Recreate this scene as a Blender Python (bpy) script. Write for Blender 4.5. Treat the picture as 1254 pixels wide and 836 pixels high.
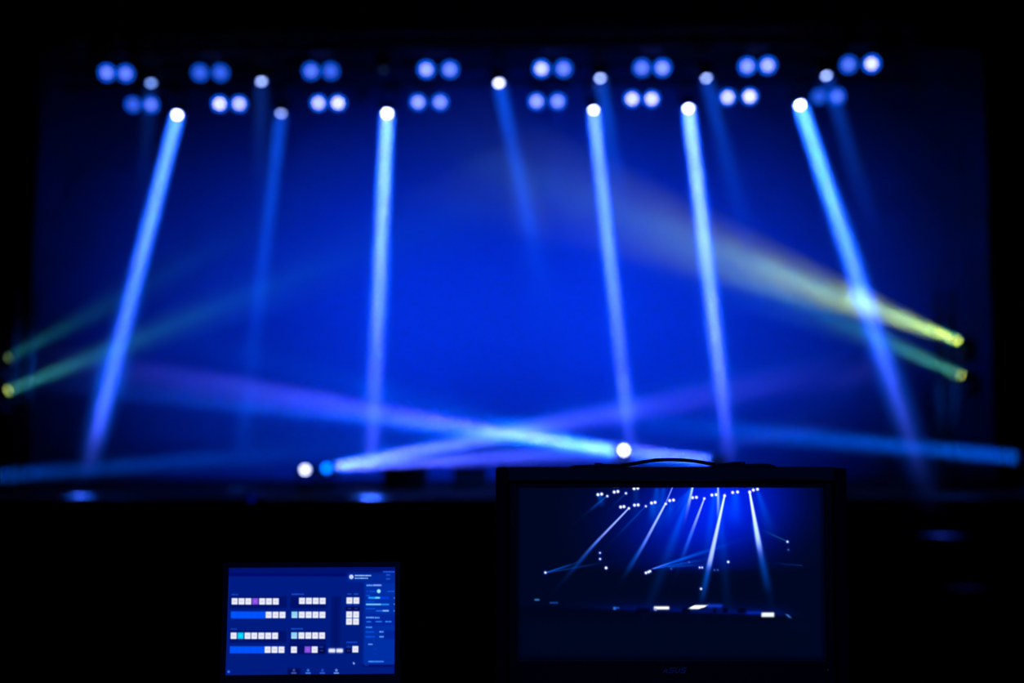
import bpy, bmesh, math, random
import numpy as np
from mathutils import Vector, Matrix
random.seed(4)
S = bpy.context.scene
C = S.collection
for o in list(bpy.data.objects):
    bpy.data.objects.remove(o)

# ------------------------------------------------------------------ camera, world, added wash light, exposure
FPX = 1254 * 50 / 36
PITCH = math.atan(122 / FPX)
CAM = Vector((0, 0, 2.2))
cd = bpy.data.cameras.new('camera'); cam = bpy.data.objects.new('camera', cd); C.objects.link(cam)
cam.location = CAM; cam.rotation_euler = (math.pi / 2 + PITCH, 0, 0)
cd.lens = 50; cd.sensor_width = 36; cd.clip_end = 200; cd.clip_start = 0.05
cd.dof.use_dof = True; cd.dof.focus_distance = 2.42; cd.dof.aperture_fstop = 2.2; cd.dof.aperture_blades = 0
S.camera = cam
S.view_settings.view_transform = 'Standard'; S.view_settings.look = 'None'
S.view_settings.exposure = 0; S.view_settings.gamma = 1; S.view_settings.use_curve_mapping = False
S.cycles.transparent_max_bounces = 96      # rays cross many haze shells
w = bpy.data.worlds.new('hall_air'); S.world = w; w.use_nodes = True
w.node_tree.nodes['Background'].inputs[0].default_value = (0.0, 0.0006, 0.0055, 1)
w.node_tree.nodes['Background'].inputs[1].default_value = 1.0

def ray(px, py):
    F = Vector((0, math.cos(PITCH), math.sin(PITCH))); U = Vector((0, -math.sin(PITCH), math.cos(PITCH)))
    return F + Vector((1, 0, 0)) * ((px - 627) / FPX) + U * ((418 - py) / FPX)
def at(px, py, Y):
    """the place seen at this pixel on the upright plane Y metres into the hall"""
    d = ray(px, py)
    return CAM + d * (Y / d.y)

BEAMC = (0.004, 0.10, 1.0)
FANC = (0.0, 0.115, 1.0)
COREC = (0.085, 0.105, 1.0)
WASHC = (0.0, 0.095, 1.0)
# added spots without fixtures, lighting the backdrop as haze glow: (pixel aimed at, cone degrees, watts, from)
WASH = [
    ((640, 390), 62, 4500, (0.3, 22.0, 6.0)),
    ((640, 520), 56, 1500, (0.0, 24.0, 3.0)),
    ((370, 410), 56, 2900, (-4.5, 24.0, 3.5)),
    ((860, 380), 56, 2800, (4.5, 24.0, 3.5)),
]

# ------------------------------------------------------------------ helpers
def tag(o, label=None, cat=None, group=None, kind=None):
    if label: o['label'] = label
    if cat: o['category'] = cat
    if group: o['group'] = group
    if kind: o['kind'] = kind
    return o
def empty(name, loc=(0, 0, 0), label=None, cat=None, group=None, rz=0):
    o = bpy.data.objects.new(name, None); C.objects.link(o)
    o.location = loc; o.rotation_euler = (0, 0, rz); o.empty_display_size = 0.1
    return tag(o, label, cat, group)
def box(bm, x0, x1, y0, y1, z0, z1, M=None):
    vs = [bm.verts.new(Vector(p)) for p in ((x0,y0,z0),(x1,y0,z0),(x1,y1,z0),(x0,y1,z0),(x0,y0,z1),(x1,y0,z1),(x1,y1,z1),(x0,y1,z1))]
    if M is not None:
        for v in vs: v.co = M @ v.co
    for f in ((0,3,2,1),(4,5,6,7),(0,1,5,4),(1,2,6,5),(2,3,7,6),(3,0,4,7)):
        bm.faces.new([vs[i] for i in f])
def tube(bm, a, b, ra, rb=None, n=12, cap=True):
    a = Vector(a); b = Vector(b); rb = ra if rb is None else rb
    d = (b - a).normalized()
    u = d.orthogonal().normalized(); v = d.cross(u)
    A = [bm.verts.new(a + (u * math.cos(t) + v * math.sin(t)) * ra) for t in [2 * math.pi * i / n for i in range(n)]]
    B = [bm.verts.new(b + (u * math.cos(t) + v * math.sin(t)) * rb) for t in [2 * math.pi * i / n for i in range(n)]]
    for i in range(n):
        j = (i + 1) % n
        bm.faces.new((A[i], A[j], B[j], B[i]))
    if cap:
        bm.faces.new(A[::-1]); bm.faces.new(B)
def lathe(bm, prof, n=24, M=None):
    """prof: list of (r, h) about local Z; closed at ends when r==0"""
    rings = []
    for r, h in prof:
        if r < 1e-6:
            v = bm.verts.new((0, 0, h)); rings.append([v])
        else:
            rings.append([bm.verts.new((r * math.cos(2*math.pi*i/n), r * math.sin(2*math.pi*i/n), h)) for i in range(n)])
    for a, b in zip(rings, rings[1:]):
        for i in range(n):
            j = (i + 1) % n
            if len(a) == 1 and len(b) > 1: bm.faces.new((a[0], b[j], b[i]))
            elif len(b) == 1 and len(a) > 1: bm.faces.new((a[i], a[j], b[0]))
            elif len(a) > 1: bm.faces.new((a[i], a[j], b[j], b[i]))
    if M is not None:
        for r in rings:
            for v in r: v.co = M @ v.co
def obj(name, bm, mat, parent=None, smooth=False, bevel=0):
    bmesh.ops.recalc_face_normals(bm, faces=bm.faces)
    me = bpy.data.meshes.new(name); bm.to_mesh(me); bm.free()
    if smooth:
        for p in me.polygons: p.use_smooth = True
    me.materials.append(mat)
    o = bpy.data.objects.new(name, me); C.objects.link(o)
    if parent is not None: o.parent = parent
    if bevel:
        m = o.modifiers.new('bevel', 'BEVEL'); m.width = bevel; m.segments = 2; m.limit_method = 'ANGLE'
    return o
def struct(name, bm, mat):
    return tag(obj(name, bm, mat), kind='structure')
def mat_surface(name, col, rough=0.6, metal=0.0, bump=0.0, scale=30.0, vary=0.25, spec=0.5):
    m = bpy.data.materials.new(name); m.use_nodes = True; nt = m.node_tree
    b = nt.nodes['Principled BSDF']; b.inputs['Roughness'].default_value = rough; b.inputs['Metallic'].default_value = metal
    b.inputs['Specular IOR Level'].default_value = spec
    tc = nt.nodes.new('ShaderNodeTexCoord'); no = nt.nodes.new('ShaderNodeTexNoise'); no.inputs['Scale'].default_value = scale
    no.inputs['Detail'].default_value = 3
    nt.links.new(tc.outputs['Object'], no.inputs['Vector'])
    r = nt.nodes.new('ShaderNodeValToRGB'); nt.links.new(no.outputs['Fac'], r.inputs['Fac'])
    r.color_ramp.elements[0].color = (*[c * (1 - vary) for c in col], 1)
    r.color_ramp.elements[1].color = (*[min(1, c * (1 + vary)) for c in col], 1)
    nt.links.new(r.outputs['Color'], b.inputs['Base Color'])
    if bump:
        bp = nt.nodes.new('ShaderNodeBump'); bp.inputs['Strength'].default_value = bump; bp.inputs['Distance'].default_value = 0.01
        nt.links.new(no.outputs['Fac'], bp.inputs['Height']); nt.links.new(bp.outputs['Normal'], b.inputs['Normal'])
    return m
EM = {}
def mat_emit(name, col, s):
    k = (name, tuple(col), s)
    if k in EM: return EM[k]
    m = bpy.data.materials.new(name); m.use_nodes = True; nt = m.node_tree
    for n in list(nt.nodes): nt.nodes.remove(n)
    e = nt.nodes.new('ShaderNodeEmission'); e.inputs[0].default_value = (*col, 1); e.inputs[1].default_value = s
    o = nt.nodes.new('ShaderNodeOutputMaterial'); nt.links.new(e.outputs[0], o.inputs[0])
    m.cycles.emission_sampling = 'NONE'
    EM[k] = m
    return m
HZ = {}
def mat_haze(density, fade=1.0, noise=0.0):
    """drifting haze: densest near the lamp, thinning out towards the far end (fade = where it has thinned to nothing)"""
    k = (density, fade, noise)
    if k in HZ: return HZ[k]
    m = bpy.data.materials.new('lit_haze'); m.use_nodes = True; nt = m.node_tree
    for n in list(nt.nodes): nt.nodes.remove(n)
    v = nt.nodes.new('ShaderNodeVolumeScatter'); v.inputs['Color'].default_value = (1, 1, 1, 1)
    v.inputs['Anisotropy'].default_value = 0.0
    tc = nt.nodes.new('ShaderNodeTexCoord'); sx = nt.nodes.new('ShaderNodeSeparateXYZ'); nt.links.new(tc.outputs['Generated'], sx.inputs[0])
    mr = nt.nodes.new('ShaderNodeMapRange'); mr.interpolation_type = 'SMOOTHSTEP'
    nt.links.new(sx.outputs['Z'], mr.inputs['Value']); mr.inputs['From Min'].default_value = fade; mr.inputs['From Max'].default_value = 1.0
    mr.inputs['To Min'].default_value = density; mr.inputs['To Max'].default_value = 0.0
    out = mr.outputs[0]
    if noise:
        no = nt.nodes.new('ShaderNodeTexNoise'); no.inputs['Scale'].default_value = 0.9; no.inputs['Detail'].default_value = 2
        nt.links.new(tc.outputs['Object'], no.inputs['Vector'])
        m2 = nt.nodes.new('ShaderNodeMapRange'); nt.links.new(no.outputs['Fac'], m2.inputs['Value'])
        m2.inputs['From Min'].default_value = .3; m2.inputs['From Max'].default_value = .7
        m2.inputs['To Min'].default_value = 1 - noise; m2.inputs['To Max'].default_value = 1 + noise
        mu = nt.nodes.new('ShaderNodeMath'); mu.operation = 'MULTIPLY'; nt.links.new(out, mu.inputs[0]); nt.links.new(m2.outputs[0], mu.inputs[1]); out = mu.outputs[0]
    nt.links.new(out, v.inputs['Density'])
    o = nt.nodes.new('ShaderNodeOutputMaterial'); nt.links.new(v.outputs[0], o.inputs['Volume'])
    HZ[k] = m
    return m

M_BLACK = mat_surface('matt_black_paint', (0.012, 0.012, 0.013), 0.7, scale=18)
M_PLASTIC = mat_surface('black_plastic', (0.015, 0.015, 0.017), 0.45, bump=0.05, scale=400)
M_FABRIC = mat_surface('black_nylon', (0.01, 0.01, 0.012), 0.9, bump=0.4, scale=900)
M_PANEL = mat_surface('case_nylon_lit_tone', (0.05, 0.085, 0.08), 0.9, bump=0.3, scale=700)  # light on the case top put into a paler colour than the sides
M_MATTE = mat_surface('dead_black_paint', (0.003, 0.003, 0.004), 0.95, spec=0.0)
M_METAL = mat_surface('dark_truss_metal', (0.02, 0.02, 0.022), 0.5, 0.6)
M_HALL = mat_surface('dark_hall_paint', (0.0015, 0.0015, 0.002), 0.95, scale=2, spec=0.0)
M_DECK = mat_surface('stage_deck_black', (0.02, 0.02, 0.022), 0.8, bump=0.1, scale=9, spec=0.1)
M_HAZE_BACKDROP = mat_surface('haze_glow_backdrop', (0.06, 0.25, 0.7), 1.0, bump=0.15, scale=3, vary=0.04, spec=0.0)  # blue of the lit haze put into the backdrop's own colour
M_DESK = mat_surface('black_desk_laminate', (0.012, 0.012, 0.013), 0.6, scale=60)
M_CHROME = mat_surface('worn_steel', (0.35, 0.35, 0.37), 0.35, 1.0)

# ------------------------------------------------------------------ the hall
HW, HD, HH = 15.0, 38.0, 13.0
def slab(name, a, m):
    bm = bmesh.new(); box(bm, *a); return struct(name, bm, m)
slab('floor', (-HW, HW, -4, HD, -0.2, 0), M_HALL)
slab('ceiling', (-HW, HW, -4, HD, HH, HH + 0.2), M_HALL)
slab('wall_left', (-HW - 0.2, -HW, -4, HD, -0.2, HH + 0.2), M_HALL)
slab('wall_right', (HW, HW + 0.2, -4, HD, -0.2, HH + 0.2), M_HALL)
slab('wall_back', (-HW - 0.2, HW + 0.2, HD, HD + 0.2, -0.2, HH + 0.2), M_HALL)
slab('wall_front', (-HW - 0.2, HW + 0.2, -4.2, -4, -0.2, HH + 0.2), M_HALL)

# stage deck with skirt
SY0, SY1, SZ = 25.2, 37.2, 1.2
st = empty('stage', (0, SY0, 0), 'wide low black stage deck under the lights in front of the blue haze glow', 'stage')
bm = bmesh.new(); box(bm, -11.5, 10.2, 0, SY1 - SY0, SZ - 0.08, SZ); obj('deck', bm, M_DECK, st)
bm = bmesh.new()
n = 220
pts = [(-11.5 + 21.7 * i / n, 0.04 + 0.025 * math.sin(i * 1.9)) for i in range(n + 1)]
lo = [bm.verts.new((x, y, 0)) for x, y in pts]; hi = [bm.verts.new((x, y, SZ - 0.08)) for x, y in pts]
for i in range(n): bm.faces.new((lo[i], lo[i+1], hi[i+1], hi[i]))
o = obj('skirt', bm, M_FABRIC, st, smooth=True); sm = o.modifiers.new('thick', 'SOLIDIFY'); sm.thickness = 0.01
for x in (-11, -7, -3, 1, 5, 9.7):
    for y in (0.3, 6, 11.6):
        bm = bmesh.new(); tube(bm, (x, y, 0), (x, y, SZ - 0.08), 0.03); obj('leg', bm, M_METAL, st)

# backdrop added in place of the glowing blue haze, gently pleated
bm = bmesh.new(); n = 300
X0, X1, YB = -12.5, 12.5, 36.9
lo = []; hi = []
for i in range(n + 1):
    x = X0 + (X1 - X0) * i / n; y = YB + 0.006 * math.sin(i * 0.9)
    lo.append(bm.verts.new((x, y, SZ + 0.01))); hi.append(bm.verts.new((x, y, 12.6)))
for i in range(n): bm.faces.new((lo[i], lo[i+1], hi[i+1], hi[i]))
o = obj('backdrop', bm, M_HAZE_BACKDROP, None, smooth=True); m_ = o.modifiers.new('thick', 'SOLIDIFY'); m_.thickness = 0.01
tag(o, 'tall added backdrop standing in for the blue-lit haze behind the whole stage', 'backdrop')

# ------------------------------------------------------------------ trusses
def truss(label, A, B):
    A = Vector(A); B = Vector(B); L = (B - A).length; d = (B - A).normalized()
    root = empty('lighting_truss', A, label, 'truss', 'trusses over the stage')
    root.rotation_euler = (0, 0, math.atan2(d.y, d.x))
    h = 0.19
    for sy in (-h, h):
        for sz in (-h, h):
            bm = bmesh.new(); tube(bm, (0, sy, sz), (L, sy, sz), 0.025); obj('chord', bm, M_METAL, root, smooth=True)
    bm = bmesh.new(); k = int(L / 0.4)
    for i in range(k):
        x0, x1 = L * i / k, L * (i + 1) / k
        s = 1 if i % 2 else -1
        for q in (-h, h):
            tube(bm, (x0, q, -h * s), (x1, q, h * s), 0.012, n=6)
            tube(bm, (x0, -h * s, q), (x1, h * s, q), 0.012, n=6)
    obj('bracing', bm, M_METAL, root)
    for x in (L * 0.08, L * 0.5, L * 0.92):
        bm = bmesh.new(); tube(bm, (x, 0, h), (x, 0, HH - A.z), 0.012, n=6); obj('hanging_cable', bm, M_METAL, root)
    return root
HANG = 10.684
def t1(px): return 30.9 - 0.8 * (px - 130) / 940
def t2(px): return 33.7 - 0.8 * (px - 130) / 940
TA1 = at(60, 92, t1(60)); TB1 = at(1150, 78, t1(1150)); TA2 = at(80, 130, t2(80)); TB2 = at(1120, 117, t2(1120))
for v in (TA1, TB1, TA2, TB2): v.z = 10.9
truss('near lighting truss above the stage, holding the upper row of lamps', TA1, TB1)
truss('far lighting truss above the stage, holding the lower row of lamps', TA2, TB2)

# ------------------------------------------------------------------ fixtures
def basis(d):
    return Vector(d).normalized().to_track_quat('Z', 'Y').to_matrix().to_4x4()

def moving_head(pos, direction, label, group, lens_col, lens_s, base_z, up=False, lens_r=0.06, cat='stage light', name='moving_head_light'):
    """pos = centre of the lens; base_z = height of the truss underside or the floor it stands on"""
    pos = Vector(pos); d = Vector(direction).normalized()
    piv = pos - d * 0.2
    root = empty(name, (piv.x, piv.y, base_z), label, cat, group)
    L = lambda v: Vector(v) - root.location
    c = L(piv)
    s = 1 if up else -1          # base below (up) or above
    bm = bmesh.new(); box(bm, -0.16, 0.16, -0.13, 0.13, *sorted((0, s * 0.12))); obj('base', bm, M_PLASTIC, root, bevel=0.015)
    # yoke
    h = Vector((d.y, -d.x, 0)); h = h.normalized() if h.length > 1e-3 else Vector((1, 0, 0))
    bm = bmesh.new(); top = Vector((0, 0, s * 0.12)); zc = c.z
    for q in (-1, 1):
        tube(bm, top + h * 0.17 * q, Vector((0, 0, zc)) + h * 0.17 * q, 0.03, n=8)
        tube(bm, Vector((0, 0, zc)) + h * 0.19 * q, Vector((0, 0, zc)) + h * 0.12 * q, 0.045, n=10)
    tube(bm, top - h * 0.19, top + h * 0.19, 0.035, n=8)
    obj('yoke', bm, M_PLASTIC, root, smooth=False)
    Mx = Matrix.Translation(c) @ basis(d)
    bm = bmesh.new(); rr = max(0.115, lens_r * 1.25)
    lathe(bm, [(0, -0.2), (0.08, -0.19), (0.12, -0.12), (0.13, 0), (rr + 0.005, 0.1), (rr, 0.19), (rr - 0.008, 0.215), (lens_r + 0.006, 0.21), (lens_r + 0.004, 0.15), (0, 0.15)], 28, Mx)
    obj('head', bm, M_PLASTIC, root, smooth=True)
    bm = bmesh.new()
    lathe(bm, [(0, 0.20), (lens_r * 0.5, 0.197), (lens_r * 0.85, 0.19), (lens_r, 0.18), (lens_r * 0.9, 0.17), (0, 0.168)], 28, Mx)
    obj('lens', bm, mat_emit('lit_lens', lens_col, lens_s), root, smooth=True)
    return root

def lamp(root, src, d, r, col, power, spread):
    a = bpy.data.lights.new('beam_lamp', 'AREA'); a.shape = 'DISK'; a.size = 2 * r
    a.spread = math.radians(spread); a.energy = power; a.color = col
    lo = bpy.data.objects.new('beam_lamp', a); C.objects.link(lo)
    lo.matrix_world = Matrix.Translation(src + d * 0.02) @ (-d).to_track_quat('Z', 'Y').to_matrix().to_4x4()
    lo.parent = root; lo.matrix_parent_inverse = Matrix.Translation(-root.location)
def beam(root, src, end, r0, r1, label, group, col, power, spread, fade=0.35, core=0, core_spread=1.2, core_col=None, density=0.1, noise=0.25):
    src = Vector(src); end = Vector(end); d = (end - src).normalized()
    L = (end - src).length
    floor_z = 0.63 if end.y < 25.2 and end.x > 5 else SZ
    if d.z < 0:                                     # the haze shell stops just above the deck
        L = min(L, (src.z - (floor_z + 0.03 + r1 * math.sqrt(1 - d.z ** 2))) / -d.z)
    lamp(root, src, d, r0 * 0.9, col, power, spread)
    if core: lamp(root, src + d * 0.01, d, r0 * 0.45, core_col or COREC, core, core_spread)
    bm = bmesh.new()
    tube(bm, (0, 0, 0.03), (0, 0, L), r0, r1, n=28)
    o = obj('light_beam', bm, mat_haze(density, fade, noise))
    o.matrix_world = Matrix.Translation(src) @ d.to_track_quat('Z', 'Y').to_matrix().to_4x4()
    tag(o, label, 'light beam', group)
    return o

WHITE = (0.62, 0.68, 1.0)
# heads on the trusses: (px, py, truss, end px, end py, end Y, lens strength, power, spread, r1, label)
def on_truss(px, py, k): return at(px, py, t1(px) if k == 1 else t2(px))
# px, py, truss, aim px, aim py, aim Y, lens, power, core power, spread, end radius, haze fade, label
HEADS = [
    (217, 141, 2, 98, 612, 26.2, 30, 85, 40, 2.6, .46, .8, 'bright lower truss lamp farthest left, tilted down to the left'),
    (474, 139, 2, 453, 612, 25.6, 30, 100, 80, 2.6, .46, .45, 'bright lower truss lamp second from left, aimed straight down'),
    (727, 135, 2, 776, 585, 29.5, 26, 85, 62, 2.6, .46, .35, 'bright lower truss lamp third from left, near mid stage'),
    (843, 133, 2, 897, 590, 28.0, 30, 110, 110, 2.6, .48, .55, 'bright lower truss lamp fourth from left'),
    (980, 129, 2, 1153, 655, 22.8, 30, 130, 42, 2.8, .55, .35, 'bright lower truss lamp farthest right, tilted down to the right'),
    (344, 139, 2, 298, 530, 30.5, 4.2, 16, 0, 2.6, .45, .1, 'dim pale lower truss lamp between the first two bright ones'),
    (611, 102, 1, 685, 450, 27.0, 16, 16, 0, 5.0, .70, 0, 'bright white upper truss lamp over mid stage'),
    (735, 96, 1, 775, 330, 29.0, 7.5, 12, 0, 6.0, .60, 0, 'pale upper truss lamp above the third bright lower lamp'),
    (865, 96, 1, 935, 370, 28.5, 6.5, 10, 0, 6.0, .70, 0, 'pale upper truss lamp above the fourth bright lower lamp'),
    (1012, 93, 1, 1085, 330, 28.0, 5.5, 7, 0, 7.0, .60, 0, 'pale upper truss lamp above the rightmost bright lower lamp'),
    (320, 100, 1, 318, 300, 28.5, 4.2, 3, 0, 4.0, .35, 0, 'pale upper truss lamp above the dim lower lamp'),
    (185, 102, 1, 170, 300, 28.5, 2.6, 2, 0, 4.0, .35, 0, 'dim blue upper truss lamp farthest left'),
    (470, 86, 1, 468, 300, 28.5, 0.05, 0, 0, 4.0, .35, 0, 'unlit dark upper truss lamp above the second bright lower lamp'),
]
for px, py, k, ex, ey, eY, ls, pw, cp, sp, r1, fd, lb in HEADS:
    p = on_truss(px, py, k); e = at(ex, ey, eY); d = (e - p).normalized()
    col = WHITE if ls > 8 else ((0.30, 0.42, 1.0) if ls > 3 else (0.2, 0.36, 1.0)); ls *= 1.0 if ls > 12 else 2.3
    rt = moving_head(p, d, lb, 'moving head lights on the trusses', col, ls, HANG, up=False)
    if pw:
        beam(rt, p, e, 0.15, r1, ('strong' if pw > 100 else 'faint') + ' blue beam from the ' + lb.split(',')[0], 'beams from the trusses', BEAMC, pw, sp, fd, cp)

# pairs of lamps
UP = [((131,89),(154,90),.8,.75), ((245,89),(270,89),.38,.38), ((381,87),(405,87),.65,.42), ((522,85),(551,85),1.3,.9), ((663,84),(690,84),1.8,.85), ((786,83),(811,83),.75,1.1), ((915,81),(940,80),1.1,1.4), ((1039,79),(1067,78),.6,2.0)]
LOW = [((163,128),(185,128),.4,.75), ((269,127),(293,127),2.2,1.8), ((390,126),(414,126),1.8,2.2), ((512,125),(539,125),1.3,1.1), ((657,124),(683,124),1.3,1.1), ((774,121),(798,121),2.1,2.1), ((891,119),(918,118),2.0,2.3), ((1003,118),(1025,118),.28,.6)]
ORD = ['first', 'second', 'third', 'fourth', 'fifth', 'sixth', 'seventh', 'eighth']
def pair(k, i, a, b, ia, ib):
    A = on_truss(*a, k); B = on_truss(*b, k); mid = (A + B) / 2
    root = empty('twin_lamp', (mid.x, mid.y, HANG), '%s pair of round blue-white lamps from the left in the %s row' % (ORD[i], 'upper' if k == 1 else 'lower'), 'stage light', 'twin lamps in the %s row' % ('upper' if k == 1 else 'lower'))
    Lc = lambda v: v - root.location
    bm = bmesh.new(); tube(bm, (0, 0, 0), (0, 0, Lc(mid).z + 0.16), 0.02, n=8)
    box(bm, -0.2, 0.2, -0.21, 0.21, -0.03, 0)
    box(bm, -0.38, 0.38, -0.03, 0.03, Lc(mid).z + 0.14, Lc(mid).z + 0.18); obj('bracket', bm, M_METAL, root)
    d = Vector((0, -1, -0.45)).normalized()
    for v, s in ((A, ia), (B, ib)):
        Mx = Matrix.Translation(Lc(v)) @ basis(d)
        bm = bmesh.new()
        lathe(bm, [(0, -0.22), (0.06, -0.21), (0.12, -0.12), (0.16, -0.02), (0.165, 0.03), (0.155, 0.03), (0.153, 0.0), (0, -0.01)], 24, Mx)
        h = obj('lamp_housing', bm, M_PLASTIC, root, smooth=True)
        bm = bmesh.new(); lathe(bm, [(0, 0.012), (0.09, 0.01), (0.13, 0.006), (0.15, 0.002)], 24, Mx)
        obj('reflector', bm, mat_emit('blue_reflector', (0.0, 0.11, 1.0), round(1.9 * min(1.2, 0.55 + s * .6), 3)), h, smooth=True)
        bm = bmesh.new(); lathe(bm, [(0, 0.035), (0.03, 0.032), (0.06, 0.02), (0.07, 0.011), (0, 0.0105)], 20, Mx)
        obj('bulb', bm, mat_emit('white_bulb', (0.48, 0.45, 1.0), round(1.7 * s ** 1.9, 3)), h, smooth=True)
for i, q in enumerate(UP): pair(1, i, *q)
for i, q in enumerate(LOW): pair(2, i, *q)

# side towers with yellow-green lamps
def tower(x, y, label):
    root = empty('lighting_tower', (x, y, SZ), label, 'tower', 'lighting towers beside the stage')
    for sx in (-.14, .14):
        for sy in (-.14, .14):
            bm = bmesh.new(); tube(bm, (sx, sy, 0.03), (sx, sy, 4.0), 0.025, n=8); obj('upright', bm, M_METAL, root, smooth=True)
    bm = bmesh.new()
    for i in range(9):
        z = 0.03 + i * 0.4; s = .14 if i % 2 else -.14
        for q in (-.14, .14):
            tube(bm, (-s, q, z), (s, q, z + .4), .012, n=6); tube(bm, (q, -s, z), (q, s, z + .4), .012, n=6)
    obj('bracing', bm, M_METAL, root)
    bm = bmesh.new(); box(bm, -.4, .4, -.4, .4, 0, 0.03); obj('base_plate', bm, M_METAL, root)
    return root
YG = (0.62, 0.80, 0.10)
SIDE = [
    (1173, 417, 27.5, (470, 150, 28.4), 14, 34, 6.0, 1.5, (0.46, 0.66, 0.03), 'bright yellow lamp on the right lighting tower, upper one', 'yellow-green beam slanting up to the left from the upper right yellow lamp'),
    (1177, 459, 27.5, (600, 205, 28.3), 8, 6, 6.0, 1.3, (0.12,0.6,0.22), 'yellow lamp on the right lighting tower, lower one', 'dim teal beam slanting up to the left from the lower right yellow lamp'),
    (10, 438, 27.5, (480, 190, 28.2), 1.6, 1.5, 6.0, 1.1, (0.05,0.5,0.35), 'dim grey-yellow lamp on the left lighting tower, upper one', 'faint green beam slanting up to the right from the upper left lamp'),
    (10, 478, 27.5, (800, 165, 28.3), 5, 4.5, 5.0, 1.2, (0.08,0.5,0.3), 'yellow lamp on the left lighting tower, lower one', 'green-teal beam slanting up to the right from the lower left lamp'),
]
for px, py, Y, e, ls, pw, sp, r1, col, lb, bl in SIDE:
    tl = .3 if pw > 20 else .7
    p = at(px, py, Y); e = at(*e); d = (e - p).normalized()
    sgn = 1 if px > 600 else -1
    root = moving_head(p, d, lb, 'yellow lamps on the side towers', (0.70, 0.85, 0.14), ls * 1.8, p.z - 0.36, up=True, lens_r=.075, name='tower_lamp')
    bm = bmesh.new(); box(bm, *sorted((-0.18, 0.14)), -0.05, 0.05, -0.04, 0); box(bm, -0.04, 0.04, -0.05, 0.69, -0.04, 0); obj('mounting_arm', bm, M_METAL, root)
    beam(root, p, e, 0.10, r1, bl, 'yellow-green side beams', (0.0, 0.36, 0.6), pw * tl, sp, 0.0, pw, 18, col)
pR = at(1175, 440, 27.5); pL = at(10, 460, 27.5)
tower(pR.x, 28.35, 'dark truss tower holding two yellow lamps right of the stage')
tower(pL.x, 28.35, 'dark truss tower holding two dim lamps left of the stage')

# floor fixtures
def riser(px0, px1, Y, D, label, top_py=573):
    a = at(px0, top_py, Y); b = at(px1, top_py, Y)
    root = empty('stage_riser', ((a.x + b.x) / 2, Y, SZ), label, 'platform', 'black risers on the stage')
    w_ = (b.x - a.x) / 2; h = a.z - SZ
    bm = bmesh.new(); box(bm, -w_, w_, 0, D, h - .06, h); obj('top', bm, M_MATTE, root, bevel=.008)
    bm = bmesh.new(); box(bm, -w_ + .03, w_ - .03, .03, D - .03, 0, h - .06); obj('valance', bm, M_FABRIC, root)
    return a.z
RZ = riser(466, 521, 29.4, 1.6, 'low black riser on the stage below the left foot of the lavender beam')
riser(553, 597, 29.4, 1.6, 'low black riser on the stage just left of the monitor')
riser(610, 826, 29.4, 2.2, 'wide black riser on the stage mostly hidden behind the monitor')
def cabinet(x0, x1, Y, h, label):
    root = empty('speaker_cabinet', ((x0 + x1) / 2, Y, 0), label, 'speaker', 'speaker cabinets before the stage')
    w_ = (x1 - x0) / 2
    bm = bmesh.new(); box(bm, -w_, w_, 0.02, .5, 0, h); obj('body', bm, M_MATTE, root, bevel=.01)
    bm = bmesh.new(); box(bm, -w_ + .04, w_ - .04, 0, .02, .04, h - .04); obj('grille', bm, M_FABRIC, root)
cl = at(308, 609, 24.5); cabinet(cl.x - .5, cl.x + .5, 24.25, cl.z - .36, 'dark speaker cabinet before the stage with a very dim lamp on top')
cr = at(1150, 655, 22.8); cabinet(cr.x - .8, cr.x + .9, 22.5, cr.z, 'dark speaker cabinet at the right where the tilted beam ends')

def fan(px, py, Y, base, ls, name_lb, ends, lens_col=WHITE):
    p = at(px, py, Y); root = None
    for ex, ey, eY, pw, cp, sp, r1, fd, bl in ends:
        e = at(ex, ey, eY); d = (e - p).normalized()
        if root is None: root = moving_head(p, d, name_lb, 'lamps standing on the stage floor', lens_col, ls, base, up=True, name='floor_lamp')
        beam(root, p, e, 0.14, r1, bl, 'low beams crossing the stage', FANC, pw, sp, fd, cp, 5.0, density=.035)
fan(412, 571, 30.0, SZ, 3.0, 'pale stage floor lamp at the left foot of the lavender beams', [
    (770, 503, 30.3, 26, 70, 8.0, .85, 0.0, 'broad lavender beam rising right from the lamp left of the risers'),
    (860, 548, 30.2, 16, 52, 6.0, .75, 0.3, 'flat blue beam along the tops of the risers'),
    (1120, 410, 30.8, 22, 0, 4.0, 1.0, 0.3, 'faint blue beam rising far to the right above the monitor')])
fan(752, 552, 30.4, RZ, 9, 'soft white stage lamp just left of the monitor handle', [
    (470, 505, 30.7, 26, 66, 8.0, .80, 0.0, 'broad lavender beam rising left from the white lamp above the monitor'),
    (-20, 455, 31.2, 50, 0, 2.8, .90, 0.4, 'long thin blue beam running left behind the tall beams'),
    (120, 390, 31.2, 28, 0, 6.0, 1.2, 0.3, 'faint wide blue beam rising left across mid stage')])
fan(868, 563, 30.4, SZ, 9, 'white stage lamp peeking over the right end of the monitor handle', [
    (560, 530, 30.6, 14, 80, 5.0, .70, 0.2, 'pale beam behind the monitor handle running left'),
    (-20, 511, 31.0, 42, 0, 2.8, .90, 0.4, 'lower faint blue beam running left across the stage'),
    (1120, 455, 31.0, 14, 0, 4.0, .80, 0.3, 'faint blue beam rising right from behind the monitor handle')])
fan(1246, 560, 25.6, SZ, 0.6, 'dim blue lamp at the far right edge of the stage', [
    (620, 500, 27.0, 40, 0, 5.0, 1.1, 0.4, 'blue beam running left from the lamp at the right edge')], (0.0, 0.13, 1.0))
fan(-30, 585, 25.8, SZ, 0.6, 'dim blue lamp past the left edge of the stage', [
    (600, 535, 27.0, 16, 0, 5.0, .92, 0.4, 'faint blue beam running right from the left edge')], (0.0, 0.13, 1.0))

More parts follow.
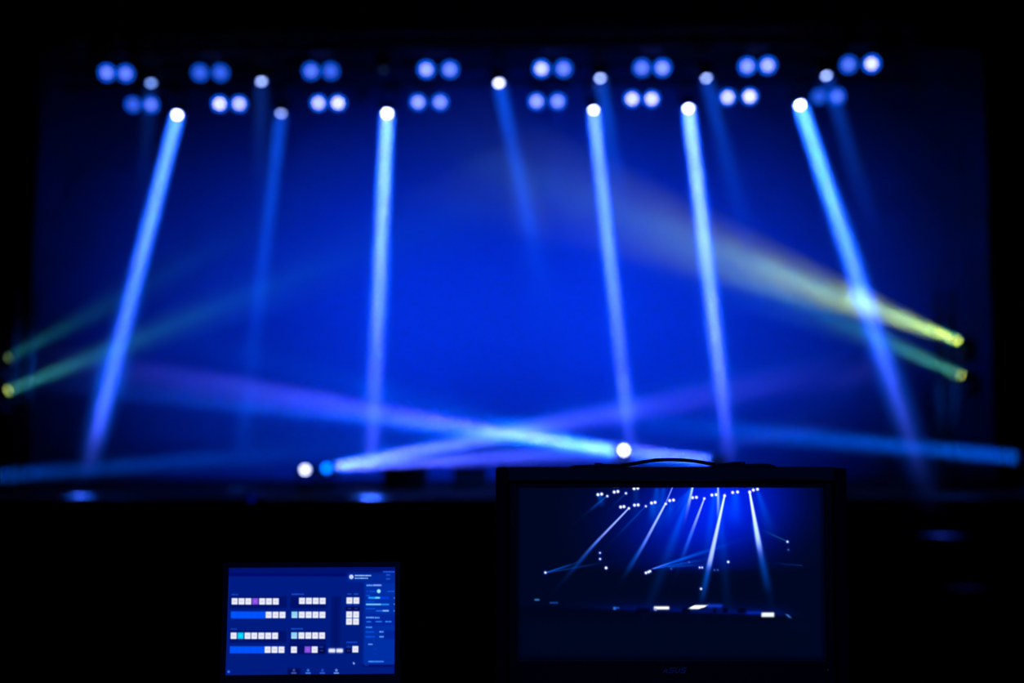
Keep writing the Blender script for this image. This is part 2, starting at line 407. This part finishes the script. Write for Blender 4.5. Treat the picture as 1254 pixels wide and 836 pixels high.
# plain bright spots on the stage
for px, py, Y, r, col, s_, base, lb in (
    (373.5, 575, 27.5, 0.06, WHITE, 7.0, SZ, 'round white lamp low at the left of the stage'),
    (400, 573, 29.0, 0.07, (0.0, 0.13, 1.0), 7, SZ, 'blue lamp beside the round white lamp at the left'),
    (764, 551, 29.75, 0.06, WHITE, 16, RZ, 'brightest white lamp left of the monitor handle'),
    (308, 609, 24.5, 0.05, (0.0, 0.02, 1.0), 0.25, cl.z - .36, 'very dim blue lamp low on the left')):
    moving_head(at(px, py, Y), (0, -1, 0.05), lb, 'lamps facing the audience on the stage', col, s_, base, up=True, lens_r=r, name='stage_spot')

# unseen spots added to shape the blue glow on the backdrop
for i, (aim, ang, pw, src) in enumerate(WASH):
    l = bpy.data.lights.new('added_wash_spot', 'SPOT'); l.energy = pw; l.color = WASHC; l.spot_size = math.radians(ang); l.spot_blend = 1.0; l.shadow_soft_size = 0.3
    o = bpy.data.objects.new('added_wash_spot', l); C.objects.link(o); o.location = src
    d = at(*aim, 36.9) - Vector(src); o.rotation_euler = d.to_track_quat('-Z', 'Y').to_euler()

# dim blue fill light added behind the camera to lift the monitor case
l = bpy.data.lights.new('added_case_fill', 'SPOT'); l.energy = 90; l.color = (0.02, 0.12, 1.0); l.spot_size = math.radians(40); l.spot_blend = 1.0; l.shadow_soft_size = 0.1
o = bpy.data.objects.new('added_case_fill', l); C.objects.link(o); o.location = (0.6, -2.0, 4.6)
o.rotation_euler = (Vector((0.45, 2.4, 2.0)) - o.location).to_track_quat('-Z', 'Y').to_euler()

# ------------------------------------------------------------------ screens
def lin(c):
    c = np.asarray(c, float) / 255.0
    return np.where(c <= 0.04045, c / 12.92, ((c + 0.055) / 1.055) ** 2.4)
def mat_screen():
    m = bpy.data.materials.new('lit_display'); m.use_nodes = True; nt = m.node_tree
    for n in list(nt.nodes): nt.nodes.remove(n)
    a = nt.nodes.new('ShaderNodeVertexColor'); a.layer_name = 'display'
    e = nt.nodes.new('ShaderNodeEmission'); o = nt.nodes.new('ShaderNodeOutputMaterial')
    nt.links.new(a.outputs['Color'], e.inputs[0]); nt.links.new(e.outputs[0], o.inputs[0])
    m.cycles.emission_sampling = 'NONE'
    return m
M_SCREEN = mat_screen()
def screen_mesh(name, corners3, corners_px, nx, ny, shade, parent, inv):
    """corners in order TL, TR, BR, BL; shade(PX, PY) -> linear rgb"""
    u, v = np.meshgrid(np.linspace(0, 1, nx), np.linspace(0, 1, ny))
    def bil(c):
        c = [np.array(q, float) for q in c]
        return ((1-u)*(1-v))[..., None]*c[0] + (u*(1-v))[..., None]*c[1] + (u*v)[..., None]*c[2] + ((1-u)*v)[..., None]*c[3]
    P = bil([inv @ Vector(q) for q in corners3]).reshape(-1, 3); Q = bil(corners_px)
    col = shade(Q[..., 0], Q[..., 1]).reshape(-1, 3)
    me = bpy.data.meshes.new(name)
    N = nx * ny; idx = np.arange(N).reshape(ny, nx)
    f = np.stack([idx[:-1, :-1], idx[1:, :-1], idx[1:, 1:], idx[:-1, 1:]], -1).reshape(-1, 4)
    me.vertices.add(N); me.vertices.foreach_set('co', P.ravel())
    me.loops.add(f.size); me.loops.foreach_set('vertex_index', f.ravel().astype(np.int32))
    me.polygons.add(len(f)); me.polygons.foreach_set('loop_start', np.arange(0, f.size, 4, dtype=np.int32))
    me.update(calc_edges=True); me.validate()
    ca = me.color_attributes.new('display', 'FLOAT_COLOR', 'POINT')
    ca.data.foreach_set('color', np.concatenate([np.clip(col, 0, 1.5), np.ones((N, 1))], 1).astype(np.float32).ravel())
    me.materials.append(M_SCREEN)
    o = bpy.data.objects.new(name, me); C.objects.link(o); o.parent = parent
    return o

def sstep(x, s): return 1 / (1 + np.exp(-np.clip(x / s, -30, 30)))
class Canvas:
    def __init__(s, X, Y, bg): s.X, s.Y = X, Y; s.c = np.zeros(X.shape + (3,)) + np.array(bg, float)
    def mix(s, m, col): s.c = s.c * (1 - m[..., None]) + np.array(col, float) * m[..., None]
    def rect(s, x0, y0, x1, y1, col, a=1.0, e=0.28):
        m = sstep(s.X - x0, e) * sstep(x1 - s.X, e) * sstep(s.Y - y0, e) * sstep(y1 - s.Y, e)
        s.mix(m * a, col)
    def disc(s, x, y, r, col, a=1.0, e=0.3):
        s.mix(sstep(r - np.hypot(s.X - x, s.Y - y), e) * a, col)

def ui(X, Y):
    k = Canvas(X, Y, (0, 28, 128))
    fx = lambda v: 270 + v / 5.7
    fy = lambda v: 690 + v / 5.7
    def R(x0, y0, x1, y1, col, a=1.0, e=0.28): k.rect(fx(x0), fy(y0), fx(x1), fy(y1), col, a, e)
    R(-50, -50, 1300, 112, (0, 18, 112), e=.8); R(-50, 92, 860, 114, (0, 8, 105), .8)
    R(-50, 115, 1000, 240, (0, 28, 135), .6, 1.2)
    # recessed strips behind the key rows
    for y0, y1 in ((248, 326), (478, 556)):
        R(68, y0, 458, y1, (0, 16, 104), .9, .4); R(482, y0, 732, y1, (0, 16, 104), .9, .4)
    R(478, 560, 732, 632, (0, 14, 100), .9, .4); R(762, 245, 830, 590, (0, 20, 110), .9, .5); R(785, 250, 806, 590, (0, 14, 100), .6, .4)
    Wc = (238, 240, 255)
    def btn(x, y, col=Wc, w=42, h=43):
        R(x, y, x + w, y + h, col)
        if sum(col) > 600:
            R(x + 10, y + 16, x + w - 10, y + 28, (196, 186, 222), .55)
            R(x + 3, y + h - 9, x + w - 3, y + h - 2, (240, 252, 255), .5)
        else: R(x + 12, y + 12, x + w - 12, y + 30, tuple(min(255, c + 25) for c in col), .5)
    PU = (138, 78, 222); CY = (0, 212, 248); LC = (140, 216, 250)
    for i, x in enumerate((80, 127, 173, 220, 268, 314, 361)):
        btn(x, 260, PU if i == 3 else Wc)
    for i, x in enumerate((77, 124, 172, 218, 266, 313, 360)):
        btn(x, 489, CY if i == 1 else Wc)
    for (y, o_) in ((350, 0), (581, -3)):
        R(76 + o_, y - 1, 312 + o_, y + 46, (0, 84, 255))
        for j in range(1, 5): R(76 + o_ + 47 * j - 2, y + 2, 76 + o_ + 47 * j + 1, y + 44, (0, 66, 235), .6)
        R(78 + o_, y + 20, 310 + o_, y + 24, (0, 72, 240), .4)
        for x in (314, 361, 408): btn(x + o_, y)
    for x in (541, 588, 635, 682): btn(x, 256); btn(x, 349); btn(x, 487)
    btn(491, 349, LC); btn(491, 487, LC); btn(491, 581); btn(585, 580, PU); btn(633, 580)
    R(684, 592, 724, 626, (0, 5, 60), .8)
    R(686, 580, 712, 590, (30, 80, 200), .6); R(690, 604, 714, 612, (70, 90, 160), .6)
    for x in (750, 803):
        R(x, 594, x + 46, 622, (232, 236, 255), 1, .5); R(x + 2, 602, x + 44, 616, (235, 240, 255), .8)
    for x in (867, 914):
        btn(x, 253); btn(x, 347); btn(x, 393)
    R(862, 316, 960, 340, (0, 2, 70), .85); R(876, 324, 900, 332, (60, 80, 170), .7); R(922, 324, 946, 332, (60, 80, 170), .7)
    R(872, 300, 902, 308, (0, 70, 220), .7); R(918, 300, 948, 308, (0, 70, 220), .7)
    btn(913, 577); R(866, 592, 908, 626, (0, 3, 66), .85); R(874, 578, 902, 588, (30, 90, 215), .6); R(876, 604, 900, 612, (60, 80, 160), .6)
    # right hand panel
    R(990, 150, 1300, 706, (0, 46, 165), 1, .6); R(990, 365, 1300, 440, (0, 34, 152), .7, 1.0); R(1130, 475, 1300, 530, (0, 30, 145), .7, .6)
    R(984, 700, 1300, 716, (0, 12, 100), .8)
    R(872, 86, 1300, 146, (0, 42, 158), .9, .8)
    k.disc(fx(898), fy(115), 2.6, (225, 235, 255)); k.disc(fx(898), fy(115), 1.0, (120, 160, 240), .6)
    def smear(x0, x1, y, h, col, a=1.0):
        """a line of lettering too small to read: uneven strokes"""
        rng = random.Random(int(x0 * 7 + y)); x = x0
        R(x0, y - h / 2, x1, y + h / 2, col, a * .75, .22)
        while x < x1 - 6:
            ww = rng.uniform(5, 13); R(x, y - h / 2, min(x + ww, x1), y + h / 2, col, a * rng.uniform(.2, .9), .22); x += ww + 3
    B1 = (30, 100, 230); B2 = (70, 150, 255); B3 = (150, 215, 255)
    smear(922, 1036, 106, 8, (190, 220, 255)); smear(922, 1014, 124, 7, B3)
    smear(1115, 1196, 80, 10, (30, 95, 245)); smear(1138, 1166, 101, 9, B1); smear(1138, 1166, 128, 9, B1)
    smear(1004, 1050, 172, 10, (110, 170, 255)); smear(1052, 1108, 171, 11, (150, 180, 255))
    smear(80, 124, 237, 9, (16, 70, 190)); smear(490, 574, 233, 9, (25, 80, 205)); smear(874, 900, 231, 9, (25, 80, 200)); smear(918, 948, 231, 9, (25, 80, 200))
    smear(78, 120, 467, 9, (16, 60, 180)); smear(490, 572, 464, 9, (20, 80, 210)); smear(872, 946, 553, 9, (15, 75, 215))
    smear(1008, 1014, 211, 10, B1); smear(1026, 1066, 212, 8, (0, 84, 235)); smear(1150, 1196, 212, 8, (20, 90, 235)); smear(1004, 1028, 241, 8, (20, 90, 235))
    k.disc(fx(1089), fy(211), 2.3, (160, 240, 255))
    R(1018, 250, 1160, 262, (0, 62, 250), .9); R(1018, 250, 1100, 261, (20, 180, 255)); R(1066, 250, 1096, 260, (130, 220, 255))
    R(1002, 279, 1062, 286, (0, 82, 235), .7)
    R(1002, 295, 1162, 305, (40, 150, 255)); R(1002, 296, 1105, 304, (150, 225, 255), .9)
    R(1002, 325, 1066, 333, (20, 88, 240), .8); R(1072, 338, 1162, 348, (30, 115, 255), .9); R(1118, 337, 1160, 347, (150, 195, 255), .95)
    for y in (257, 298, 343): k.disc(fx(1198), fy(y), .9, (90, 130, 230), .9)
    smear(1004, 1060, 388, 11, (100, 160, 255)); smear(1064, 1098, 389, 11, (90, 155, 255))
    smear(1008, 1040, 416, 9, (30, 120, 255)); smear(1070, 1114, 415, 9, (40, 130, 255)); smear(1138, 1180, 415, 9, (50, 140, 255))
    smear(1004, 1048, 453, 10, (70, 150, 255)); smear(1004, 1062, 484, 8, (0, 88, 240)); smear(1098, 1128, 483, 9, (110, 170, 255))
    smear(1002, 1066, 516, 8, (0, 90, 245)); smear(1098, 1128, 516, 9, (110, 170, 255)); smear(1022, 1054, 566, 9, (110, 175, 255))
    R(1058, 590, 1084, 606, (0, 56, 180), .6); R(1058, 622, 1084, 636, (0, 56, 180), .6)
    smear(1024, 1132, 680, 10, (70, 150, 255)); smear(1002, 1026, 704, 7, (40, 60, 170), .6)
    k.disc(fx(926), fy(693), 1.0, (150, 205, 255)); k.disc(fx(922), fy(687), .6, (150, 205, 255), .7)
    k.disc(fx(68), fy(748), 1.5, (50, 115, 250))
    R(472, 726, 560, 768, (0, 6, 75), .8, .8)
    for x, c, a in ((514, (70, 90, 170), 1), (612, (60, 140, 255), 1), (710, (30, 90, 230), 1), (806, (120, 175, 255), 1)):
        k.disc(fx(x), fy(738), 1.6, c, .8); R(x - 18, 752, x + 18, 760, tuple(min(255, q + 30) for q in c), .9)
    return lin(np.clip(k.c, 0, 255))

def feed(X, Y):
    """the stage picture on the monitor"""
    c = np.zeros(X.shape + (3,)) + lin((0, 7, 36))
    g = np.exp(-(((X - 888) / 62) ** 2 + ((Y - 612) / 48) ** 2)) + .28 * np.exp(-(((X - 845) / 62) ** 2 + ((Y - 650) / 42) ** 2))
    cut = sstep(698 - Y, 2.2) * .93 + .07
    c += (g * cut)[..., None] * np.array((0.0, 0.014, 0.85))
    c += (np.exp(-(((X - 800) / 60) ** 2 + ((Y - 630) / 50) ** 2)) * cut)[..., None] * np.array((0, .002, .09))
    def bm_(x0, y0, x1, y1, w0, w1, i0, i1, wh=1.0, tail=.2, col=(0.0, 0.13, 1.0)):
        nonlocal c
        dx, dy = x1 - x0, y1 - y0; L = math.hypot(dx, dy)
        t = ((X - x0) * dx + (Y - y0) * dy) / L / L; s = ((X - x0) * dy - (Y - y0) * dx) / L
        tt = np.clip(t, 0, 1); wd = w0 + (w1 - w0) * tt; I = i0 + (i1 - i0) * tt
        end = sstep(t, .01) * sstep(1 - t, tail * .25)
        p = np.exp(-(s / wd) ** 2 * 2.2) * end * I
        c += p[..., None] * np.array(col)
        q = np.exp(-(s / (wd * .75)) ** 4) * end * np.clip(I - .7, 0, 9) * wh
        c += q[..., None] * np.array((.6, .62, .9))
    def dot(x, y, r=1.05, i=1.0, col=(.85, .93, 1.0)):
        nonlocal c
        d = np.hypot(X - x, Y - y)
        m = sstep(r + .12 - d, .25)[..., None] * min(1, i)
        c = c * (1 - m) + m * np.array(col) * i * 1.35
        c += (np.exp(-(d / 2.1) ** 2) * .35 * i)[..., None] * np.array((0, .06, 1.0))
    # wide soft shafts under the lamps
    for a in ((780, 600, 780, 640, 4, 8, .12, 0), (806, 598, 800, 650, 4, 12, .35, 0), (814, 598, 805, 660, 4, 12, .3, 0), (735, 606, 738, 622, 3, 6, .4, 0),
              (849, 598, 815, 690, 2, 9, .7, .12), (849, 597, 822, 640, 1.5, 6, .5, 0), (849, 597, 808, 640, 1.5, 7, .3, 0), (876, 606, 866, 690, 4, 9, .4, .05),
              (902, 604, 902, 650, 6, 14, .5, 0), (930, 602, 948, 660, 3, 12, .35, 0), (881, 600, 888, 690, 3, 8, .4, .1), (800, 616, 800, 640, 4, 8, .4, 0),
              (823, 613, 818, 650, 4, 10, .3, 0), (876, 602, 900, 640, 4, 16, .3, 0)):
        bm_(*a, wh=0, tail=1.2)
    bm_(744.5, 607, 722, 626, .8, 2.4, .6, .06, 0, 1); bm_(767.5, 603.5, 752, 619, .7, 2, .22, .03, 0, 1)
    bm_(771, 622.5, 733, 662, .9, 1.9, 1.5, 1.0, tail=.6); bm_(735, 660, 697, 704, 1.9, 3.2, .55, .08, 0, .6)
    bm_(791.8, 619.7, 756, 657, .8, 2.4, .35, .03, 0, 1)
    bm_(825.5, 595, 817, 615, .7, 1.1, 1.1, .9, tail=.2); bm_(816, 617, 792, 662, 1.2, 2.3, 1.7, 1.0, tail=.6); bm_(793, 660, 769, 700, 2.3, 4, .6, .12, 0, .4)
    bm_(850, 595, 844, 621, 1.2, 2.6, 1.8, .9, tail=.9); bm_(864, 610.5, 848, 653, .9, 2.6, 1.6, .8, tail=.8); bm_(849, 650, 836, 686, 2.6, 4.5, .5, .12, 0, .7)
    bm_(881, 595, 881, 640, 1.2, 3.0, 1.4, .6, tail=.9)
    bm_(889, 607, 870, 691, 1.3, 3.6, 2.2, 1.3, tail=.12); bm_(870, 690, 860, 738, 4, 5, .6, .05, 0, .8)
    bm_(920, 603, 931, 668, 1.4, 4.0, 2.3, 1.5, tail=.25); bm_(925, 640, 943, 728, 3.5, 7, .7, .04, 0, .5)
    for a in ((800, 697, 868, 674, .7, 2.6, 1.0, .12), (803, 697, 905, 663, .7, 4, .4, .02), (801, 697, 862, 686, .7, 3, .7, .1), (668.5, 702, 703, 691, .7, 1.6, .8, .15),
              (668.5, 702, 740, 689.5, .7, 2, .25, .02), (820, 695, 858, 692, 1.2, 2, .35, .1)): bm_(*a, wh=.5, tail=.6)
    bm_(966, 663.5, 936, 650, .7, 2.4, .4, .03, 0, .8, (.02, .16, .35)); bm_(984, 693, 952, 690.5, .7, 1.6, .16, .02, 0, .8)
    pr = [(733,605.7),(737.5,605),(753,602.5),(757.5,601.8),(777.5,598.3),(782,597.7),(761,621),(765,620.5),(778,618.7),(782.5,618.4),(799,616),(803.3,615.2),
          (821.3,613),(826,612.4),(849.5,609.4),(854.3,609),(873.4,606.2),(878.6,605.7),(899,603),(905,602.4),(924.5,600),(929.6,599)]
    for x, y in pr: dot(x, y, 1.35)
    for x, y, r in ((744.5,607.5,.9),(767.5,604,.9),(771,622.6,1.0),(792,620,.8),(743,696,1.2),(792,702,1.1),(795,701,1.1),(797,700,1),(735.6,685,.7),(735.5,677.5,.5),
                    (893,688.6,1.0),(966,663.8,.8),(668.5,701.7,.9),(859.5,721.6,.9),(858,695.5,.6),(861,695.5,.6),(816.5,617,1.1),(889,607,1.3),(920,602.5,1.4),(864,610.5,1.0)): dot(x, y, r)
    for x, y in ((967,673.7),(845,689),(876,698.5),(880,698.5),(823,697)): dot(x, y, .7, .35, (.3, .6, 1))
    # lower stage edge
    edge = 737.5 + (X - 655) * .034
    band = np.exp(-np.clip(edge + 6 - Y, 0, 99) / 4.0) * sstep(edge + 6 - Y, .8) * sstep(X - 760, 20) * sstep(962 - X, 6)
    c += band[..., None] * np.array((0, .008, .22))
    c *= (1 - (sstep(Y - (edge + 5), .9) * sstep(962 - X, 2) * .35))[..., None]
    def rc(x0, y0, x1, y1, col, sk=0, e=.35):
        nonlocal c
        XX = X + (Y - y0) * sk
        m = (sstep(XX - x0, e) * sstep(x1 - XX, e) * sstep(Y - y0, e) * sstep(y1 - Y, e))[..., None]
        c = c * (1 - m) + m * lin(col) * (1.5 if min(col) > 200 else 1)
    rc(802, 743.6, 820, 746.4, (245, 252, 255)); rc(802, 745, 805, 748, (150, 180, 255))
    rc(851, 742, 867, 744.5, (245, 252, 255), 1.8); rc(848, 743.5, 862, 746, (245, 252, 255), 1.8); rc(866, 741.5, 885, 743.5, (20, 70, 240), 0, .8)
    rc(933.6, 751, 948.6, 755.8, (245, 255, 255)); rc(915, 750, 934, 752, (0, 50, 210), 0, .8); rc(752, 744, 755, 747, (50, 120, 240)); rc(755, 744.3, 759, 745.6, (30, 90, 220))
    rc(655.5, 734.5, 661, 735.6, (70, 140, 220)); rc(674, 738, 684, 739.4, (20, 70, 170)); rc(963, 753, 966, 757, (60, 130, 240), -1); rc(970, 768, 992, 770.5, (0, 16, 70), 0, 1.2)
    rc(640, 758, 1004, 805, (0, 7, 33), 0, 6)
    # dark gaps where gear stands along the edge
    for x0, x1 in ((780, 797), (836, 846), (874, 878), (886, 892), (904, 914)): rc(x0, 745, x1, 751, (0, 3, 30), 0, .6)
    fr = (.35 + .65 * sstep(X - 636.5, 1.0) * sstep(1007 - X, 1.2) * sstep(805 - Y, 1.0))[..., None]
    return np.clip(c * fr, 0, 1.5)

# ------------------------------------------------------------------ front of house: riser, desk, monitor, laptop
DESK = 1.75
bm = bmesh.new(); box(bm, -2.2, 2.6, -0.8, 3.6, 0.82, 0.9)
rs = empty('control_riser', (0, 0, 0), 'dark raised platform under the control desk', 'platform')
obj('top', bm, M_MATTE, rs)
for x in (-2.1, 0.2, 2.5):
    for y in (-0.7, 1.4, 3.5):
        bm = bmesh.new(); tube(bm, (x, y, 0), (x, y, 0.82), 0.04); obj('leg', bm, M_METAL, rs)
dk = empty('control_desk', (0.1, 2.5, 0.9), 'black control desk carrying the laptop and the monitor', 'desk')
bm = bmesh.new(); box(bm, -1.5, 1.6, -0.45, 0.4, DESK - 0.9 - 0.03, DESK - 0.9); obj('desktop', bm, M_MATTE, dk, bevel=0.004)
for x in (-1.4, 1.5):
    for y in (-0.38, 0.33):
        bm = bmesh.new(); tube(bm, (x, y, 0), (x, y, DESK - 0.93), 0.02); obj('leg', bm, M_METAL, dk, smooth=True)

MY = 2.4
K = MY / FPX
def PM(px, py, Y=MY): return at(px, py, Y)
ctr = PM(822, 836); root = empty('monitor', (ctr.x, MY, DESK), 'black wide monitor in a padded carry case frame with top handle, showing the lit stage', 'monitor')
def ML(px, py, Y=MY):
    return PM(px, py, Y) - root.location
def mbox(bm, px0, py0, px1, py1, y0, y1, ref=None):
    """a box whose front face (at y0) spans these pixels"""
    a = ML(px0, py1, MY + y0 if ref is None else ref); b = ML(px1, py0, MY + y0 if ref is None else ref)
    box(bm, a.x, b.x, y0, y1, a.z, b.z)
CX0, CX1, CT = 607, 1037, 573
# carry-case shell: open tray round the monitor
bm = bmesh.new()
zt = ML(822, CT).z; xl = ML(CX0, 700).x; xr = ML(CX1, 700).x
t = 15 * K; y0, y1 = -0.012, 0.13
box(bm, xl, xl + t, y0, y1, 0.0, zt); box(bm, xr - t, xr, y0, y1, 0.0, zt)
box(bm, xl + t, xr - t, y0, y1, 0.0, 0.02); box(bm, xl + t, xr - t, 0.11, y1, 0.02, zt - t)
obj('carry_case', bm, M_FABRIC, root, bevel=0.003)
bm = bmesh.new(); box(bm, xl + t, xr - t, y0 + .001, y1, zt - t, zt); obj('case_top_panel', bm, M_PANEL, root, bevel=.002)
# bezel
s_l, s_r, s_t, s_b = ML(633, 700).x, ML(1011, 700).x, ML(822, 597).z, ML(822, 808).z
bm = bmesh.new()
bx0, bx1, bz1, bz0 = xl + t + .002, xr - t - .002, zt - t - .002, 0.021
box(bm, bx0, s_l, 0, 0.03, bz0, bz1); box(bm, s_r, bx1, 0, 0.03, bz0, bz1); box(bm, s_l, s_r, 0, 0.03, s_t, bz1); box(bm, s_l, s_r, 0, 0.03, bz0, s_b)
obj('bezel', bm, M_PLASTIC, root, bevel=0.0015)
bm = bmesh.new(); box(bm, bx0, bx1, 0.03, 0.07, bz0, bz1); obj('housing', bm, M_PLASTIC, root)
sy = 0.006
iv = Matrix.Translation(-root.location)
cs = [root.location + Vector(q) for q in ((s_l, sy, s_t), (s_r, sy, s_t), (s_r, sy, s_b), (s_l, sy, s_b))]
o = screen_mesh('screen', cs, [(633, 597), (1011, 597), (1012, 808), (634, 808)], 570, 318, feed, root, iv); o['label'] = 'glowing screen with a live picture of blue stage beams'
# small marks on the lower bezel
def logo():
    bm = bmesh.new()
    a = ML(811, 824); b = ML(840, 817); Wd = b.x - a.x; H = b.z - a.z; th = H * .17; y = -0.0012
    def q(x0, z0, x1, z1, sh=.35):
        f = lambda x, z: (a.x + Wd * x + H * z * sh, a.z + H * z)
        p = [f(x0, z0), f(x1, z0), f(x1, z1), f(x0, z1)]
        v1 = [bm.verts.new((x, y, z)) for x, z in p]; v2 = [bm.verts.new((x, 0.0002, z)) for x, z in p]
        bm.faces.new(v1); bm.faces.new(v2[::-1])
        for i in range(4): bm.faces.new((v1[i], v2[i], v2[(i+1) % 4], v1[(i+1) % 4]))
    T = .2
    # A
    c4 = lambda k: k * .255
    x = 0.0
    def diag(x0, z0, x1, z1, w):
        f = lambda xx, z: (a.x + Wd * xx, a.z + H * z)
        p = [f(x0, z0), f(x0 + w, z0), f(x1 + w, z1), f(x1, z1)]
        v1 = [bm.verts.new((xx, y, z)) for xx, z in p]; v2 = [bm.verts.new((xx, 0.0002, z)) for xx, z in p]
        bm.faces.new(v1); bm.faces.new(v2[::-1])
        for i in range(4): bm.faces.new((v1[i], v2[i], v2[(i+1) % 4], v1[(i+1) % 4]))
    diag(0, 0, .16, 1, .04); q(.17, 0, .21, 1, .0); q(.16, .8, .21, 1, 0); q(.09, .25, .17, .42, 0)
    # S
    def Sx(x):
        q(x, .82, x + .2, 1); q(x, .5, x + .04, .82); q(x, .42, x + .2, .58); q(x + .16, .16, x + .2, .42); q(x - .01, 0, x + .2, .18)
    Sx(.25)
    # U
    q(.5, .0, .54, 1); q(.5, 0, .7, .18); q(.66, 0, .7, 1)
    Sx(.75)
    return bm
M_LOGO = mat_surface('grey_logo_print', (0.35, 0.45, 0.5), 0.4)
o = obj('logo', logo(), M_LOGO, root); o['label'] = 'small grey ASUS lettering'
bm = bmesh.new(); p = ML(1014, 820); tube(bm, (p.x, -0.001, p.z), (p.x, 0.002, p.z), 0.0011, n=12)
obj('power_light', bm, mat_emit('standby_light', (.05, .07, .12), .12), root)
# handle on top of the case
def sweep(bm, pts, wy, hz):
    """flat strap swept along pts (x,z) centred on y=0.05"""
    rings = []
    for i, (x, z) in enumerate(pts):
        a = pts[max(0, i - 1)]; b = pts[min(len(pts) - 1, i + 1)]
        d = Vector((b[0] - a[0], b[1] - a[1])).normalized(); nx, nz = -d.y, d.x
        h = hz[i] if isinstance(hz, list) else hz
        ring = []
        for k in range(12):
            t_ = 2 * math.pi * k / 12; u_ = math.cos(t_); v_ = math.sin(t_)
            ring.append(bm.verts.new((x + nx * h * v_, 0.03 + wy * u_, z + nz * h * v_)))
        rings.append(ring)
    for r, s_ in zip(rings, rings[1:]):
        for k in range(12):
            bm.faces.new((r[k], r[(k+1) % 12], s_[(k+1) % 12], s_[k]))
    bm.faces.new(rings[0][::-1]); bm.faces.new(rings[-1])
HYW = MY + 0.03
def mp(px, py): v = ML(px, py, HYW); return (v.x, v.z)
hp = [(733, 569.8), (748, 570), (762, 569.6), (772, 568.4), (784, 566), (797, 563.7), (811, 562.7), (826, 562.6), (840, 563.2), (853, 564.6), (864, 566.6), (873, 568.2), (886, 568.2), (900, 567.6), (908, 567.2)]
xs = np.array([p[0] for p in hp]); ys = np.array([p[1] for p in hp])
fine = np.linspace(733, 908, 60); fy_ = np.interp(fine, xs, ys); fy_ = np.convolve(np.pad(fy_, 2, 'edge'), np.ones(5) / 5, 'valid')
bm = bmesh.new(); sweep(bm, [mp(x, y) for x, y in zip(fine, fy_)], 0.013, [.0030 if 762 < x < 872 else .0023 for x in fine]); obj('handle', bm, M_FABRIC, root, smooth=True)
def hexbox(bm, pxs, y0=0.005, y1=0.055):
    P = [mp(*q) for q in pxs]
    f = [bm.verts.new((x, y0, z)) for x, z in P]; b = [bm.verts.new((x, y1, z)) for x, z in P]
    bm.faces.new(f); bm.faces.new(b[::-1])
    for i in range(len(P)): bm.faces.new((f[i], b[i], b[(i+1) % len(P)], f[(i+1) % len(P)]))
bm = bmesh.new(); hexbox(bm, [(692, 574), (702, 569.6), (729, 568.4), (729, 566.6), (737, 566.6), (737, 568), (760, 568), (766, 574)]); obj('handle_mount', bm, M_PLASTIC, root, bevel=.001)
bm = bmesh.new(); hexbox(bm, [(868, 574), (876, 567.2), (904, 565), (909.5, 565), (910, 568), (925, 567.4), (938, 567.2), (946, 569.5), (948, 574)]); obj('handle_mount', bm, M_PLASTIC, root, bevel=.001)
for x, y in ((732, 569), (905.6, 567)):
    bm = bmesh.new(); v = mp(x, y); tube(bm, (v[0], 0.003, v[1]), (v[0], 0.008, v[1]), 0.0014, n=12); obj('rivet', bm, M_CHROME, root)
bm = bmesh.new(); a = ML(884, 587, MY - .012); b = ML(1002, 585.8, MY - .012); box(bm, a.x, b.x, -0.0135, -0.011, a.z, b.z); obj('piping', bm, M_PLASTIC, root)

# laptop
LY = 2.46
Lb = at(379.5, 826, LY); yaw = math.radians(3.4)
lap = empty('laptop', (Lb.x, LY, DESK), 'open laptop showing rows of white, blue and purple control buttons', 'laptop', rz=yaw)
hz = 0.022
W2 = 0.143
tilt = math.radians(-8)
Mlid = Matrix.Translation((0, 0.0, hz)) @ Matrix.Rotation(tilt, 4, 'X')
z0s = (Lb.z - DESK - hz) / math.cos(tilt)      # screen bottom along the lid
sw = 203 * LY / FPX / 2; sh = 126.5 * LY / FPX * 1.012
bm = bmesh.new()
bw = 0.009
box(bm, -sw - bw, -sw, -0.001, 0.004, 0, z0s + sh + bw, Mlid); box(bm, sw, sw + bw, -0.001, 0.004, 0, z0s + sh + bw, Mlid)
box(bm, -sw, sw, -0.001, 0.004, 0, z0s, Mlid); box(bm, -sw, sw, -0.001, 0.004, z0s + sh, z0s + sh + bw, Mlid)
obj('screen_bezel', bm, M_PLASTIC, lap)
bm = bmesh.new(); box(bm, -sw - bw, sw + bw, 0.004, 0.0085, 0, z0s + sh + bw, Mlid); obj('lid', bm, M_BLACK, lap, bevel=.002)
cs = [Mlid @ Vector(q) for q in ((-sw, 0.002, z0s + sh), (sw, 0.002, z0s + sh), (sw, 0.002, z0s), (-sw, 0.002, z0s))]
o = screen_mesh('screen', cs, [(280.3, 700), (480.5, 698.3), (481.5, 823.2), (278.3, 825.2)], 520, 320, ui, lap, Matrix.Identity(4)); o['label'] = 'glowing screen with rows of control buttons'
bm = bmesh.new(); box(bm, -sw - bw, sw + bw, -0.2, 0.012, 0.002, 0.017); obj('base', bm, M_BLACK, lap, bevel=.003)
for s_ in (-.1, .1):
    bm = bmesh.new(); tube(bm, (s_ - .025, .006, .0205), (s_ + .025, .006, .0205), .0045, n=12); obj('hinge', bm, M_BLACK, lap, smooth=True)
bm = bmesh.new()
for r in range(5):
    for c_ in range(14):
        x = -0.13 + c_ * 0.0187; y = -0.035 - r * 0.0187
        box(bm, x, x + .0165, y - .0165, y, .017, .0188)
obj('keyboard', bm, M_PLASTIC, lap)
bm = bmesh.new(); box(bm, -.05, .05, -.185, -.135, .017, .0174); obj('touchpad', bm, M_PLASTIC, lap)
for x in (-.12, .12):
    for y in (-.18, -.005):
        bm = bmesh.new(); tube(bm, (x, y, 0), (x, y, .0025), .006, n=10); obj('rubber_foot', bm, M_FABRIC, lap)
